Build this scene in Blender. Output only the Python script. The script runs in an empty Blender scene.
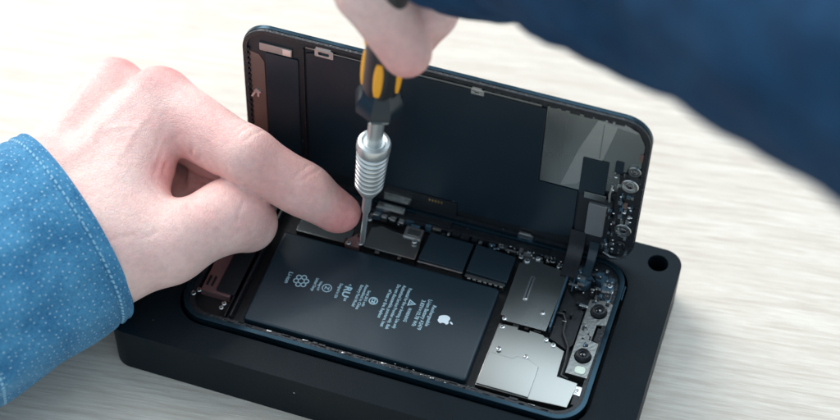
import bpy, bmesh, math, random
import numpy as np
from mathutils import Vector, Matrix, noise
from mathutils.geometry import tessellate_polygon
# All shape code is written in millimetres; S turns it into metres.
S = 0.001
R = math.radians
random.seed(7)
scene = bpy.context.scene
COL = scene.collection

# ------------------------------------------------------------------ materials
def mat(name, col, rough=.5, metal=0., var=0., vscale=60., bump=0., bscale=900., spec=.5, coat=0., aniso=None, rvar=0.):
    m = bpy.data.materials.new(name); m.use_nodes = True
    nt = m.node_tree; N = nt.nodes; L = nt.links
    b = N['Principled BSDF']
    b.inputs['Base Color'].default_value = (*col, 1)
    b.inputs['Roughness'].default_value = rough
    b.inputs['Metallic'].default_value = metal
    b.inputs['Specular IOR Level'].default_value = spec
    b.inputs['Coat Weight'].default_value = coat
    tc = N.new('ShaderNodeTexCoord')
    if var or rvar:
        n = N.new('ShaderNodeTexNoise'); n.inputs['Scale'].default_value = vscale; n.inputs['Detail'].default_value = 5
        L.new(tc.outputs['Object'], n.inputs['Vector'])
        if var:
            mx = N.new('ShaderNodeMix'); mx.data_type = 'RGBA'
            mx.inputs[6].default_value = (*[c*(1-var) for c in col], 1)
            mx.inputs[7].default_value = (*[min(1, c*(1+var)) for c in col], 1)
            L.new(n.outputs['Fac'], mx.inputs[0]); L.new(mx.outputs[2], b.inputs['Base Color'])
        if rvar:
            mr = N.new('ShaderNodeMapRange'); mr.inputs[1].default_value = .3; mr.inputs[2].default_value = .7
            mr.inputs[3].default_value = max(.02, rough-rvar); mr.inputs[4].default_value = rough+rvar
            L.new(n.outputs['Fac'], mr.inputs[0]); L.new(mr.outputs[0], b.inputs['Roughness'])
    if bump:
        n2 = N.new('ShaderNodeTexNoise'); n2.inputs['Scale'].default_value = bscale; n2.inputs['Detail'].default_value = 4
        L.new(tc.outputs['Object'], n2.inputs['Vector'])
        bp = N.new('ShaderNodeBump'); bp.inputs['Strength'].default_value = bump; bp.inputs['Distance'].default_value = .0003
        L.new(n2.outputs['Fac'], bp.inputs['Height']); L.new(bp.outputs['Normal'], b.inputs['Normal'])
    return m

M = {}
M['block'] = mat('black_anodised', (.004, .009, .013), .45, 0, .35, 28, .25, 2200, .12, rvar=.13)
M['rim'] = mat('navy_rim', (.014, .038, .056), .25, .75, .3, 90, rvar=.08)
M['well'] = mat('well_black', (.006, .007, .009), .5, 0, .5, 300, .5, 700)
M['gasket'] = mat('gasket_black', (.010, .013, .017), .38, 0, .7, 500, 1.0, 900)
M['battery'] = mat('battery_wrap', (.008, .023, .035), .33, 0, .12, 25, .12, 500, .55, rvar=.04)
M['batt_edge'] = mat('battery_edge', (.012, .022, .032), .3, 0, .2, 60)
M['print'] = mat('battery_ink', (.42, .62, .70), .5)
M['logo'] = mat('logo_ink', (.80, .90, .95), .4)
M['shield'] = mat('shield_steel', (.31, .315, .30), .3, 1, .05, 25, rvar=.015)
M['shield_dark'] = mat('shield_dark', (.34, .36, .355), .26, 1, .1, 40, rvar=.02)
M['graphite'] = mat('graphite_film', (.011, .024, .035), .30, 0, .15, 50, .2, 400, .5)
M['steel'] = mat('steel_bright', (.72, .74, .74), .22, 1, .1, 200)
M['satin'] = mat('satin_steel', (.58, .59, .58), .3, 1, .12, 120, .15, 1500)
M['carrier'] = mat('carrier_grey', (.24, .25, .245), .38, 1, .25, 300, .4, 900)
M['copper'] = mat('copper_brown', (.20, .125, .105), .42, .35, .25, 70)
M['pinkcop'] = mat('rose_shield', (.30, .17, .17), .35, .6, .25, 90)
M['gold'] = mat('gold_contact', (.75, .48, .18), .3, 1)
M['flex'] = mat('flex_black', (.007, .010, .014), .45, 0, .3, 200, .3, 800)
M['bluefilm'] = mat('blue_film', (.08, .15, .21), .25, .5, .5, 160, .6, 400)
M['disp'] = mat('display_backing', (.005, .015, .024), .34, 0, .3, 14, .25, 60, .5, rvar=.11)
M['disp2'] = mat('display_backing_blue', (.006, .018, .028), .36, 0, .2, 22, .1, 200, .5)
M['foil'] = mat('steel_foil', (.33, .35, .34), .26, .9, .12, 35, .25, 110, rvar=.06)
M['foil_sheen'] = mat('sheen_foil', (.44, .46, .45), .42, .9, .2, 60, .2, 150)  # foil tone lightened to stand in for a reflected streak
M['frosted'] = mat('module_grey', (.26, .27, .28), .42, .6, .12, 160)
M['glass'] = mat('lens_glass', (.006, .008, .012), .04, 0, spec=.9, coat=1)
M['flash'] = mat('flash_diffuser', (.72, .80, .66), .3, 0, .12, 600)
M['rubber'] = mat('grip_black', (.012, .013, .016), .36, 0, .2, 120, .2, 900)
M['yellow'] = mat('grip_yellow', (1.0, .42, .02), .42, 0, .05, 60)
M['tool'] = mat('tool_satin', (.66, .69, .68), .33, .8, .08, 200)
M['nut'] = mat('collar_black', (.02, .032, .042), .2, .3, .15, 100)
def dust(m, amount=.035, scale=160.):
    nt = m.node_tree; N = nt.nodes; L = nt.links; b = N['Principled BSDF']
    tc = N.new('ShaderNodeTexCoord'); v = N.new('ShaderNodeTexVoronoi'); v.inputs['Scale'].default_value = scale
    L.new(tc.outputs['Object'], v.inputs['Vector'])
    sp = N.new('ShaderNodeSeparateColor'); L.new(v.outputs['Color'], sp.inputs[0])
    sz = N.new('ShaderNodeMath'); sz.operation = 'MULTIPLY'; sz.inputs[1].default_value = amount; L.new(sp.outputs[0], sz.inputs[0])
    lt = N.new('ShaderNodeMath'); lt.operation = 'LESS_THAN'; L.new(v.outputs['Distance'], lt.inputs[0]); L.new(sz.outputs[0], lt.inputs[1])
    gt = N.new('ShaderNodeMath'); gt.operation = 'GREATER_THAN'; gt.inputs[1].default_value = .6; L.new(sp.outputs[1], gt.inputs[0])
    mu = N.new('ShaderNodeMath'); mu.operation = 'MULTIPLY'; L.new(lt.outputs[0], mu.inputs[0]); L.new(gt.outputs[0], mu.inputs[1])
    mx = N.new('ShaderNodeMix'); mx.data_type = 'RGBA'; mx.inputs[7].default_value = (.35, .38, .40, 1)
    src = b.inputs['Base Color'].links[0].from_socket; L.new(mu.outputs[0], mx.inputs[0]); L.new(src, mx.inputs[6]); L.new(mx.outputs[2], b.inputs['Base Color'])
dust(M['block'], .075, 150); dust(M['battery'], .04, 200); dust(M['disp'], .04, 170); dust(M['gasket'], .12, 700); dust(M['flex'], .08, 500)
M['hole'] = mat('deep_black', (.003, .003, .004), .7)

# skin
def skin(name, base, red):
    m = bpy.data.materials.new(name); m.use_nodes = True
    nt = m.node_tree; N = nt.nodes; L = nt.links; b = N['Principled BSDF']
    tc = N.new('ShaderNodeTexCoord')
    at = N.new('ShaderNodeAttribute'); at.attribute_name = 'flush'
    n = N.new('ShaderNodeTexNoise'); n.inputs['Scale'].default_value = 75; n.inputs['Detail'].default_value = 5; n.inputs['Roughness'].default_value = .6
    L.new(tc.outputs['Object'], n.inputs['Vector'])
    ad = N.new('ShaderNodeMath'); ad.operation = 'MULTIPLY_ADD'; ad.inputs[1].default_value = .9; ad.inputs[2].default_value = -.36
    L.new(n.outputs['Fac'], ad.inputs[0])
    s = N.new('ShaderNodeMath'); s.operation = 'ADD'; s.use_clamp = True
    L.new(ad.outputs[0], s.inputs[0]); L.new(at.outputs['Fac'], s.inputs[1])
    mx = N.new('ShaderNodeMix'); mx.data_type = 'RGBA'
    mx.inputs[6].default_value = (*base, 1); mx.inputs[7].default_value = (*red, 1)
    L.new(s.outputs[0], mx.inputs[0])
    # fine mottling
    n3 = N.new('ShaderNodeTexNoise'); n3.inputs['Scale'].default_value = 420; n3.inputs['Detail'].default_value = 3
    L.new(tc.outputs['Object'], n3.inputs['Vector'])
    mr = N.new('ShaderNodeMapRange'); mr.inputs[1].default_value = .3; mr.inputs[2].default_value = .7; mr.inputs[3].default_value = .93; mr.inputs[4].default_value = 1.05
    L.new(n3.outputs['Fac'], mr.inputs[0])
    mm = N.new('ShaderNodeVectorMath'); mm.operation = 'SCALE'
    L.new(mx.outputs[2], mm.inputs[0]); L.new(mr.outputs[0], mm.inputs['Scale']); L.new(mm.outputs[0], b.inputs['Base Color'])
    b.inputs['Roughness'].default_value = .48
    b.inputs['Specular IOR Level'].default_value = .38
    b.inputs['Subsurface Weight'].default_value = .45
    b.inputs['Subsurface Radius'].default_value = (1., .32, .18)
    b.inputs['Subsurface Scale'].default_value = .0028
    # skin creases: voronoi cells + stretched noise
    v = N.new('ShaderNodeTexVoronoi'); v.feature = 'DISTANCE_TO_EDGE'; v.inputs['Scale'].default_value = 900
    n2 = N.new('ShaderNodeTexNoise'); n2.inputs['Scale'].default_value = 260; n2.inputs['Detail'].default_value = 6; n2.inputs['Roughness'].default_value = .65; n2.inputs['Distortion'].default_value = .8
    L.new(tc.outputs['Object'], v.inputs['Vector']); L.new(tc.outputs['Object'], n2.inputs['Vector'])
    vm = N.new('ShaderNodeMath'); vm.operation = 'MINIMUM'; vm.inputs[1].default_value = .12
    L.new(v.outputs['Distance'], vm.inputs[0])
    vs = N.new('ShaderNodeMath'); vs.operation = 'MULTIPLY_ADD'; vs.inputs[1].default_value = 1.6
    L.new(vm.outputs[0], vs.inputs[0]); L.new(n2.outputs['Fac'], vs.inputs[2])
    bp = N.new('ShaderNodeBump'); bp.inputs['Strength'].default_value = .7; bp.inputs['Distance'].default_value = .0006
    L.new(vs.outputs[0], bp.inputs['Height']); L.new(bp.outputs['Normal'], b.inputs['Normal'])
    return m
M['skin'] = skin('skin', (.86, .61, .55), (.78, .30, .28))
M['nail'] = mat('nail', (.82, .55, .50), .28, 0, .05, 100)

# dotted chambray cloth, uv in metres
def cloth(name, dark, light, dots=True, seams=()):
    m = bpy.data.materials.new(name); m.use_nodes = True
    nt = m.node_tree; N = nt.nodes; L = nt.links; b = N['Principled BSDF']
    uv = N.new('ShaderNodeUVMap'); uv.uv_map = 'UVMap'
    def nz(sx, sy, det=3):
        mp = N.new('ShaderNodeMapping'); mp.inputs['Scale'].default_value = (sx, sy, 1)
        n = N.new('ShaderNodeTexNoise'); n.inputs['Scale'].default_value = 1; n.inputs['Detail'].default_value = det
        L.new(uv.outputs[0], mp.inputs[0]); L.new(mp.outputs[0], n.inputs['Vector']); return n.outputs['Fac']
    a = nz(3800, 500); c = nz(500, 3800); e = nz(90, 90, 4)
    def math_(op, x, y):
        k = N.new('ShaderNodeMath'); k.operation = op
        for i, q in enumerate((x, y)):
            if isinstance(q, (int, float)): k.inputs[i].default_value = q
            else: L.new(q, k.inputs[i])
        return k.outputs[0]
    w = math_('ADD', math_('ADD', a, c), math_('MULTIPLY', e, .9))
    mr = N.new('ShaderNodeMapRange'); mr.inputs[1].default_value = 1.15; mr.inputs[2].default_value = 1.75
    L.new(w, mr.inputs[0])
    mx = N.new('ShaderNodeMix'); mx.data_type = 'RGBA'; mx.inputs[6].default_value = (*dark, 1); mx.inputs[7].default_value = (*light, 1)
    L.new(mr.outputs[0], mx.inputs[0]); out = mx.outputs[2]; height = w
    if dots:
        mp = N.new('ShaderNodeMapping'); mp.inputs['Scale'].default_value = (410, 370, 1); mp.inputs['Rotation'].default_value = (0, 0, R(8))
        L.new(uv.outputs[0], mp.inputs[0])
        v = N.new('ShaderNodeTexVoronoi'); v.voronoi_dimensions = '2D'; v.inputs['Scale'].default_value = 1; v.inputs['Randomness'].default_value = .6
        L.new(mp.outputs[0], v.inputs['Vector'])
        mr2 = N.new('ShaderNodeMapRange'); mr2.inputs[1].default_value = .06; mr2.inputs[2].default_value = .13; mr2.inputs[3].default_value = .8; mr2.inputs[4].default_value = 0
        L.new(v.outputs['Distance'], mr2.inputs[0])
        m2 = N.new('ShaderNodeMix'); m2.data_type = 'RGBA'; m2.inputs[7].default_value = (.50, .66, .74, 1)
        L.new(mr2.outputs[0], m2.inputs[0]); L.new(out, m2.inputs[6]); out = m2.outputs[2]
    if seams:      # dashed stitching at given distances from the hem
        sx = N.new('ShaderNodeSeparateXYZ'); L.new(uv.outputs[0], sx.inputs[0])
        dash = math_('LESS_THAN', math_('FRACT', math_('MULTIPLY', sx.outputs[0], 420), 0), .62)
        tot = None
        for q in seams:
            g = math_('LESS_THAN', math_('ABSOLUTE', math_('SUBTRACT', sx.outputs[1], q), 0), .00032)
            tot = g if tot is None else math_('ADD', tot, g)
        m3 = N.new('ShaderNodeMix'); m3.data_type = 'RGBA'; m3.inputs[7].default_value = (.30, .55, .70, 1)
        L.new(math_('MULTIPLY', tot, dash), m3.inputs[0]); L.new(out, m3.inputs[6]); out = m3.outputs[2]
        height = math_('ADD', height, math_('MULTIPLY', math_('MULTIPLY', tot, dash), 1.5))
    L.new(out, b.inputs['Base Color'])
    b.inputs['Roughness'].default_value = .85; b.inputs['Specular IOR Level'].default_value = .2
    b.inputs['Sheen Weight'].default_value = .12 if dots else 0.
    bp = N.new('ShaderNodeBump'); bp.inputs['Strength'].default_value = .5; bp.inputs['Distance'].default_value = .0003
    L.new(height, bp.inputs['Height']); L.new(bp.outputs['Normal'], b.inputs['Normal'])
    return m
M['cloth'] = cloth('dotted_chambray', (.022, .13, .27), (.085, .30, .49))
M['cuffcloth'] = cloth('dotted_chambray_cuff', (.022, .13, .27), (.085, .30, .49), seams=(.0062, .0485))
M['shaded_cloth'] = cloth('shaded_chambray', (.0012, .018, .052), (.006, .050, .115), dots=False)  # same blue shirt cloth, its colour darkened for the sleeve's shade side
M['thread'] = mat('seam_thread', (.10, .33, .52), .8)

# wood
def wood():
    m = bpy.data.materials.new('bleached_oak'); m.use_nodes = True
    nt = m.node_tree; N = nt.nodes; L = nt.links; b = N['Principled BSDF']
    tc = N.new('ShaderNodeTexCoord')
    rot = N.new('ShaderNodeMapping'); rot.inputs['Rotation'].default_value = (0, 0, R(-8.5))
    L.new(tc.outputs['Object'], rot.inputs[0])
    # slow meander of the grain
    wn = N.new('ShaderNodeTexNoise'); wn.inputs['Scale'].default_value = 5; wn.inputs['Detail'].default_value = 2
    L.new(rot.outputs[0], wn.inputs['Vector'])
    sb = N.new('ShaderNodeVectorMath'); sb.operation = 'SUBTRACT'; sb.inputs[1].default_value = (.5, .5, .5)
    L.new(wn.outputs['Color'], sb.inputs[0])
    ms = N.new('ShaderNodeVectorMath'); ms.operation = 'MULTIPLY'; ms.inputs[1].default_value = (0, .010, 0)
    L.new(sb.outputs[0], ms.inputs[0])
    ad = N.new('ShaderNodeVectorMath'); ad.operation = 'ADD'; L.new(rot.outputs[0], ad.inputs[0]); L.new(ms.outputs[0], ad.inputs[1])
    def st(sx, sy, det, ro=.6):
        mp = N.new('ShaderNodeMapping'); mp.inputs['Scale'].default_value = (sx, sy, 1)
        n = N.new('ShaderNodeTexNoise'); n.inputs['Scale'].default_value = 1; n.inputs['Detail'].default_value = det; n.inputs['Roughness'].default_value = ro
        L.new(ad.outputs[0], mp.inputs[0]); L.new(mp.outputs[0], n.inputs['Vector']); return n.outputs['Fac']
    A = st(28, 520, 6, .7); B = st(110, 1500, 4, .7); Cc = st(6, 120, 4); D = st(90, 2000, 2)
    def ramp(x, a0, a1, c0, c1):
        r = N.new('ShaderNodeMapRange'); r.inputs[1].default_value = a0; r.inputs[2].default_value = a1; r.inputs[3].default_value = c0; r.inputs[4].default_value = c1
        L.new(x, r.inputs[0]); return r.outputs[0]
    def mul(x, y):
        k = N.new('ShaderNodeMath'); k.operation = 'MULTIPLY'; L.new(x, k.inputs[0]); L.new(y, k.inputs[1]); return k.outputs[0]
    f = mul(mul(ramp(A, .34, .56, .1, 1.), ramp(B, .3, .6, .55, 1.)), mul(ramp(Cc, .3, .6, .6, 1.), ramp(D, .35, .6, .75, 1.)))
    mx = N.new('ShaderNodeMix'); mx.data_type = 'RGBA'
    mx.inputs[6].default_value = (.55, .465, .385, 1); mx.inputs[7].default_value = (.80, .735, .64, 1)
    L.new(f, mx.inputs[0]); L.new(mx.outputs[2], b.inputs['Base Color'])
    b.inputs['Roughness'].default_value = .45; b.inputs['Specular IOR Level'].default_value = .4
    bp = N.new('ShaderNodeBump'); bp.inputs['Strength'].default_value = .35; bp.inputs['Distance'].default_value = .0003
    L.new(f, bp.inputs['Height']); L.new(bp.outputs['Normal'], b.inputs['Normal'])
    return m
M['wood'] = wood()

# ------------------------------------------------------------------ object helpers
WLOC = {}
def thing(name, label, cat, loc, group=None):
    o = bpy.data.objects.new(name, None); COL.objects.link(o)
    o.empty_display_size = .01
    o.location = Vector(loc)*S; WLOC[o.name] = Vector(loc)
    o['label'] = label; o['category'] = cat
    if group: o['group'] = group
    return o

def link(name, me, m, parent=None, ctr=None, smooth=35):
    """me has its vertices in world mm; recentre on ctr, scale to metres, parent."""
    mats = m if isinstance(m, (list, tuple)) else [m]
    for q in mats: me.materials.append(M[q] if isinstance(q, str) else q)
    if ctr is None:
        n = len(me.vertices); co = np.empty(n*3, 'f'); me.vertices.foreach_get('co', co); co = co.reshape(-1, 3)
        ctr = Vector(((co.max(0)+co.min(0))/2).tolist())
    else: ctr = Vector(ctr)
    me.transform(Matrix.Scale(S, 4) @ Matrix.Translation(-ctr))
    for p in me.polygons: p.use_smooth = True
    if smooth is not None: me.set_sharp_from_angle(angle=R(smooth))
    o = bpy.data.objects.new(name, me); COL.objects.link(o)
    if smooth is not None:
        wn = o.modifiers.new('wn', 'WEIGHTED_NORMAL'); wn.keep_sharp = True; wn.weight = 100
    pl = WLOC[parent.name] if parent else Vector((0, 0, 0))
    o.parent = parent; o.location = (ctr-pl)*S; WLOC[o.name] = ctr
    return o

def copy_at(o, loc, parent, rz=0):
    c = o.copy(); COL.objects.link(c); c.parent = parent
    c.location = (Vector(loc)-WLOC[parent.name])*S; c.rotation_euler = (c.rotation_euler[0], c.rotation_euler[1], rz)
    WLOC[c.name] = Vector(loc); return c

def rrect(x0, y0, x1, y1, r, n=6):
    r = min(r, (x1-x0)/2-.001, (y1-y0)/2-.001); out = []
    for cx, cy, a0 in ((x1-r, y1-r, 0), (x0+r, y1-r, 90), (x0+r, y0+r, 180), (x1-r, y0+r, 270)):
        for i in range(n+1):
            a = R(a0+90*i/n); out.append((cx+r*math.cos(a), cy+r*math.sin(a)))
    return out
def circ(cx, cy, r, n=28): return [(cx+r*math.cos(2*math.pi*i/n), cy+r*math.sin(2*math.pi*i/n)) for i in range(n)]
I4 = Matrix.Identity(4)

class MB:
    def __init__(self): self.bm = bmesh.new()
    def plate(self, outer, z0, z1, holes=(), T=I4, mi=0, bev=0, seg=2):
        b = bmesh.new()
        loops = [list(outer)]+[list(h) for h in holes]
        flat = [p for l in loops for p in l]
        tr = tessellate_polygon([[Vector((x, y, 0)) for x, y in l] for l in loops])
        vt = [b.verts.new((x, y, z1)) for x, y in flat]; vb = [b.verts.new((x, y, z0)) for x, y in flat]
        if not holes:
            try: b.faces.new(vt)
            except ValueError: pass
            try: b.faces.new(vb[::-1])
            except ValueError: pass
        else:
            for t in tr:
                try: b.faces.new([vt[i] for i in t]); b.faces.new([vb[i] for i in t][::-1])
                except ValueError: pass
        k = 0
        for l in loops:
            n = len(l)
            for i in range(n):
                j = (i+1) % n
                try: b.faces.new([vb[k+i], vb[k+j], vt[k+j], vt[k+i]])
                except ValueError: pass
            k += n
        bmesh.ops.recalc_face_normals(b, faces=b.faces)
        if bev:
            es = [e for e in b.edges if len(e.link_faces) == 2 and e.calc_face_angle(0) > R(50) and abs(e.verts[0].co.z-e.verts[1].co.z) < 1e-6 and e.verts[0].co.z > (z0+z1)/2]
            bmesh.ops.bevel(b, geom=es, offset=bev, segments=seg, affect='EDGES', profile=.5, clamp_overlap=True)
        self.add(b, T, mi); return self
    def box(self, x0, y0, z0, x1, y1, z1, T=I4, mi=0, bev=.12, r=None):
        if r: return self.plate(rrect(x0, y0, x1, y1, r, 4), z0, z1, T=T, mi=mi, bev=bev)
        return self.plate([(x0, y0), (x1, y0), (x1, y1), (x0, y1)], z0, z1, T=T, mi=mi, bev=bev, seg=2)
    def lathe(self, prof, T=I4, mi=0, n=32, cap=True):
        b = bmesh.new(); rings = []
        for r, z in prof: rings.append([b.verts.new((r*math.cos(2*math.pi*i/n), r*math.sin(2*math.pi*i/n), z)) for i in range(n)])
        for a, c in zip(rings, rings[1:]):
            for i in range(n):
                j = (i+1) % n; b.faces.new([a[i], a[j], c[j], c[i]])
        if cap: b.faces.new(rings[0][::-1]); b.faces.new(rings[-1])
        bmesh.ops.recalc_face_normals(b, faces=b.faces)
        self.add(b, T, mi); return self
    def tube(self, pts, r, mi=0, n=8, T=I4):
        b = bmesh.new(); P = [Vector(p) for p in pts]; rings = []
        for i, p in enumerate(P):
            d = (P[min(i+1, len(P)-1)]-P[max(i-1, 0)]).normalized()
            u = d.cross(Vector((0, 0, 1)));
            if u.length < .1: u = d.cross(Vector((1, 0, 0)))
            u.normalize(); v = d.cross(u); rr = r[i] if isinstance(r, (list, tuple)) else r
            rings.append([b.verts.new(p+rr*(u*math.cos(2*math.pi*k/n)+v*math.sin(2*math.pi*k/n))) for k in range(n)])
        for a, c in zip(rings, rings[1:]):
            for i in range(n): b.faces.new([a[i], a[(i+1) % n], c[(i+1) % n], c[i]])
        b.faces.new(rings[0][::-1]); b.faces.new(rings[-1])
        bmesh.ops.recalc_face_normals(b, faces=b.faces)
        self.add(b, T, mi); return self
    def blob(self, p, s, T=I4, mi=0):
        b = bmesh.new(); bmesh.ops.create_icosphere(b, subdivisions=2, radius=1)
        for v in b.verts: v.co = Vector((v.co.x*s[0]+p[0], v.co.y*s[1]+p[1], v.co.z*s[2]+p[2]))
        self.add(b, T, mi); return self
    def add(self, b, T, mi):
        for f in b.faces: f.material_index = mi
        b.transform(T); me = bpy.data.meshes.new('tmp'); b.to_mesh(me); b.free(); self.bm.from_mesh(me); bpy.data.meshes.remove(me)
    def mesh(self, name):
        me = bpy.data.meshes.new(name); self.bm.to_mesh(me); self.bm.free(); return me
    def build(self, name, m, parent=None, ctr=None, smooth=35): return link(name, self.mesh(name), m, parent, ctr, smooth)

def text_into(mb, s, size, T, mi=0, width=None, thick=.0):
    cu = bpy.data.curves.new('t', 'FONT'); cu.body = s; cu.size = size; cu.resolution_u = 2; cu.offset = thick
    o = bpy.data.objects.new('t', cu); COL.objects.link(o)
    bpy.context.view_layer.update()
    me = bpy.data.meshes.new_from_object(o.evaluated_get(bpy.context.evaluated_depsgraph_get()))
    b = bmesh.new(); b.from_mesh(me)
    xs = [v.co.x for v in b.verts]
    if xs:
        x0, x1 = min(xs), max(xs); k = (width/(x1-x0)) if width else 1
        for v in b.verts: v.co.x = (v.co.x-x0)*k
    mb.add(b, T, mi)
    bpy.data.objects.remove(o); bpy.data.meshes.remove(me); bpy.data.curves.remove(cu)

# ------------------------------------------------------------------ implicit surface (hands)
def rcone(P, a, b, ra, rb):
    a = np.array(a, 'f'); b = np.array(b, 'f'); ba = b-a; l2 = float(ba@ba); rr = ra-rb; a2 = l2-rr*rr; il2 = 1/l2
    pa = P-a; y = pa@ba; z = y-l2
    xv = pa*l2-y[..., None]*ba; x2 = (xv*xv).sum(-1)
    y2 = y*y*l2; z2 = z*z*l2; k = np.sign(rr)*rr*rr*x2
    d = (np.sqrt(np.maximum(x2*a2*il2, 0))+y*rr)*il2-ra
    c1 = np.sign(z)*a2*z2 > k; d = np.where(c1, np.sqrt(x2+z2)*il2-rb, d)
    c2 = (np.sign(y)*a2*y2 < k) & ~c1; d = np.where(c2, np.sqrt(x2+y2)*il2-ra, d)
    return d.astype('f')
def smin(a, b, k):
    h = np.maximum(k-np.abs(a-b), 0)/k; return np.minimum(a, b)-h*h*k*.25
def smax(a, b, k): return -smin(-a, -b, k)

def surface_net(F, o, h):
    neg = F < 0; nx, ny, nz = F.shape
    c = np.zeros((nx-1, ny-1, nz-1), 'i1')
    for i in (0, 1):
        for j in (0, 1):
            for k in (0, 1): c += neg[i:nx-1+i, j:ny-1+j, k:nz-1+k]
    act = (c > 0) & (c < 8); I = np.argwhere(act); idx = -np.ones(act.shape, 'i4'); idx[act] = np.arange(len(I))
    acc = np.zeros((len(I), 3)); cnt = np.zeros(len(I))
    cor = [(i, j, k) for i in (0, 1) for j in (0, 1) for k in (0, 1)]
    for a in cor:
        for ax in range(3):
            if a[ax]: continue
            b = list(a); b[ax] = 1
            fa = F[I[:, 0]+a[0], I[:, 1]+a[1], I[:, 2]+a[2]]; fb = F[I[:, 0]+b[0], I[:, 1]+b[1], I[:, 2]+b[2]]
            m = (fa < 0) != (fb < 0); t = np.where(m, fa/np.where(m, fa-fb, 1), 0)
            pt = np.tile(np.array(a, float), (len(I), 1)); pt[:, ax] += t
            acc[m] += pt[m]; cnt[m] += 1
    V = (I+acc/cnt[:, None])*h+np.array(o)
    Q = []
    for ax in range(3):
        u, v = [(1, 2), (2, 0), (0, 1)][ax]
        sl0 = [slice(None)]*3; sl1 = [slice(None)]*3; sl0[ax] = slice(0, -1); sl1[ax] = slice(1, None)
        ch = neg[tuple(sl0)] != neg[tuple(sl1)]
        E = np.argwhere(ch); E = E[(E[:, u] > 0) & (E[:, v] > 0) & (E[:, u] < F.shape[u]-1) & (E[:, v] < F.shape[v]-1)]
        def cell(du, dv):
            q = E.copy(); q[:, u] -= du; q[:, v] -= dv; return idx[q[:, 0], q[:, 1], q[:, 2]]
        q = np.stack([cell(1, 1), cell(0, 1), cell(0, 0), cell(1, 0)], 1)
        s = neg[E[:, 0], E[:, 1], E[:, 2]]
        q[~s] = q[~s][:, ::-1]; Q.append(q)
    return V, np.concatenate(Q)

def hand_mesh(name, palm, fingers, creases=(), flush=(), h=.8, kp=9, kf=2.5, kj=6, lines=()):
    pts = [p for c in palm+[c for f in fingers for c in f] for p in ((c[0], c[2]), (c[1], c[3]))]
    lo = np.min([np.array(p)-r for p, r in pts], 0)-4; hi = np.max([np.array(p)+r for p, r in pts], 0)+4
    n = np.ceil((hi-lo)/h).astype(int)
    G = np.stack(np.meshgrid(*[lo[i]+h*np.arange(n[i]) for i in range(3)], indexing='ij'), -1).astype('f')
    D = None
    for c in palm:
        d = rcone(G, *c[:4]); D = d if D is None else smin(D, d, c[4] if len(c) > 4 else kp)
    out = D
    for f in fingers:
        fd = None
        for c in f:
            d = rcone(G, *c[:4]); fd = d if fd is None else smin(fd, d, c[4] if len(c) > 4 else kf)
        e = smin(D, fd, kj); out = np.minimum(out, e) if out is not D else e
        out = smin(out, e, .6)
    for (a, b, r, k) in creases:      # carve soft grooves
        d = rcone(G, a, b, r, r); out = smax(out, -d, k)
    # broad skin undulation
    V, Q = surface_net(out, lo, h)
    me = bpy.data.meshes.new(name); me.from_pydata(V.tolist(), [], Q.tolist()); me.validate()
    b = bmesh.new(); b.from_mesh(me); bmesh.ops.smooth_vert(b, verts=b.verts, factor=.5, use_axis_x=True, use_axis_y=True, use_axis_z=True); b.normal_update(); b.to_mesh(me); b.free()
    V = np.array([v.co[:] for v in me.vertices]); Nn = np.array([v.normal[:] for v in me.vertices])
    for a, c, depth, wid in lines:          # skin folds: grooves (depth > 0) or ridges along the surface
        a = np.array(a); c = np.array(c); sm = []
        bow = np.array([random.uniform(-.6, .6) for _ in range(3)])
        for t in np.linspace(0, 1, 14):
            q = a+(c-a)*t+bow*math.sin(math.pi*t); sm.append(V[np.argmin(((V-q)**2).sum(1))])
        sm = np.array(sm); best = np.full(len(V), 1e9); tt = np.zeros(len(V))
        for i in range(len(sm)-1):
            p, q = sm[i], sm[i+1]; d = q-p; l = max(d@d, 1e-9)
            t = np.clip(((V-p)@d)/l, 0, 1); dd = ((V-p-t[:, None]*d)**2).sum(1)
            u = dd < best; best[u] = dd[u]; tt[u] = (i+t[u])/(len(sm)-1)
        V = V-Nn*(depth*np.exp(-best/wid**2)*(np.sin(np.pi*np.clip(tt, .04, .96))**.6))[:, None]
    me.vertices.foreach_set('co', V.astype('f').ravel()); me.update()
    fl = np.zeros(len(V))
    for p, r, s in flush: fl = np.maximum(fl, s*np.exp(-((V-np.array(p))**2).sum(1)/(2*r*r)))
    at = me.attributes.new('flush', 'FLOAT', 'POINT'); at.data.foreach_set('value', fl.astype('f'))
    return me

# ================================================================== THE SETTING
mb = MB(); mb.box(-900, -500, -48, 900, 900, -23, bev=2)
t = mb.build('tabletop', 'wood'); t['kind'] = 'structure'

# ================================================================== PHONE HOLDER
BX0, BY0, BX1, BY1 = -20.5, -13, 164, 84.3
mb = MB()
hole = circ(155.6, 77.2, 3.7, 36)
mb.plate(rrect(BX0, BY0, BX1, BY1, 7, 10), -9, -2, holes=[rrect(-1.2, -1.2, 147.9, 72.7, 11.6, 12)[::-1], hole[::-1]], bev=.7, seg=3)
mb.plate(rrect(BX0, BY0, BX1, BY1, 7, 10), -23, -9.002, holes=[hole[::-1]])
block = thing('repair_holder', 'thick black slab holder lying on the pale wood with the opened phone set into it', 'phone holder', (72, 35, -23))
mb.build('slab', 'block', block)
mb = MB(); mb.plate(circ(155.6, 77.2, 3.65, 32), -14, -13); mb.build('hole_disc', 'hole', block)  # near-black disc set partway down the hole

# ================================================================== SMARTPHONE
ph = thing('smartphone', 'opened smartphone lying in the black holder with its screen lifted up along the far side', 'phone', (73, 36, -8))
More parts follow.
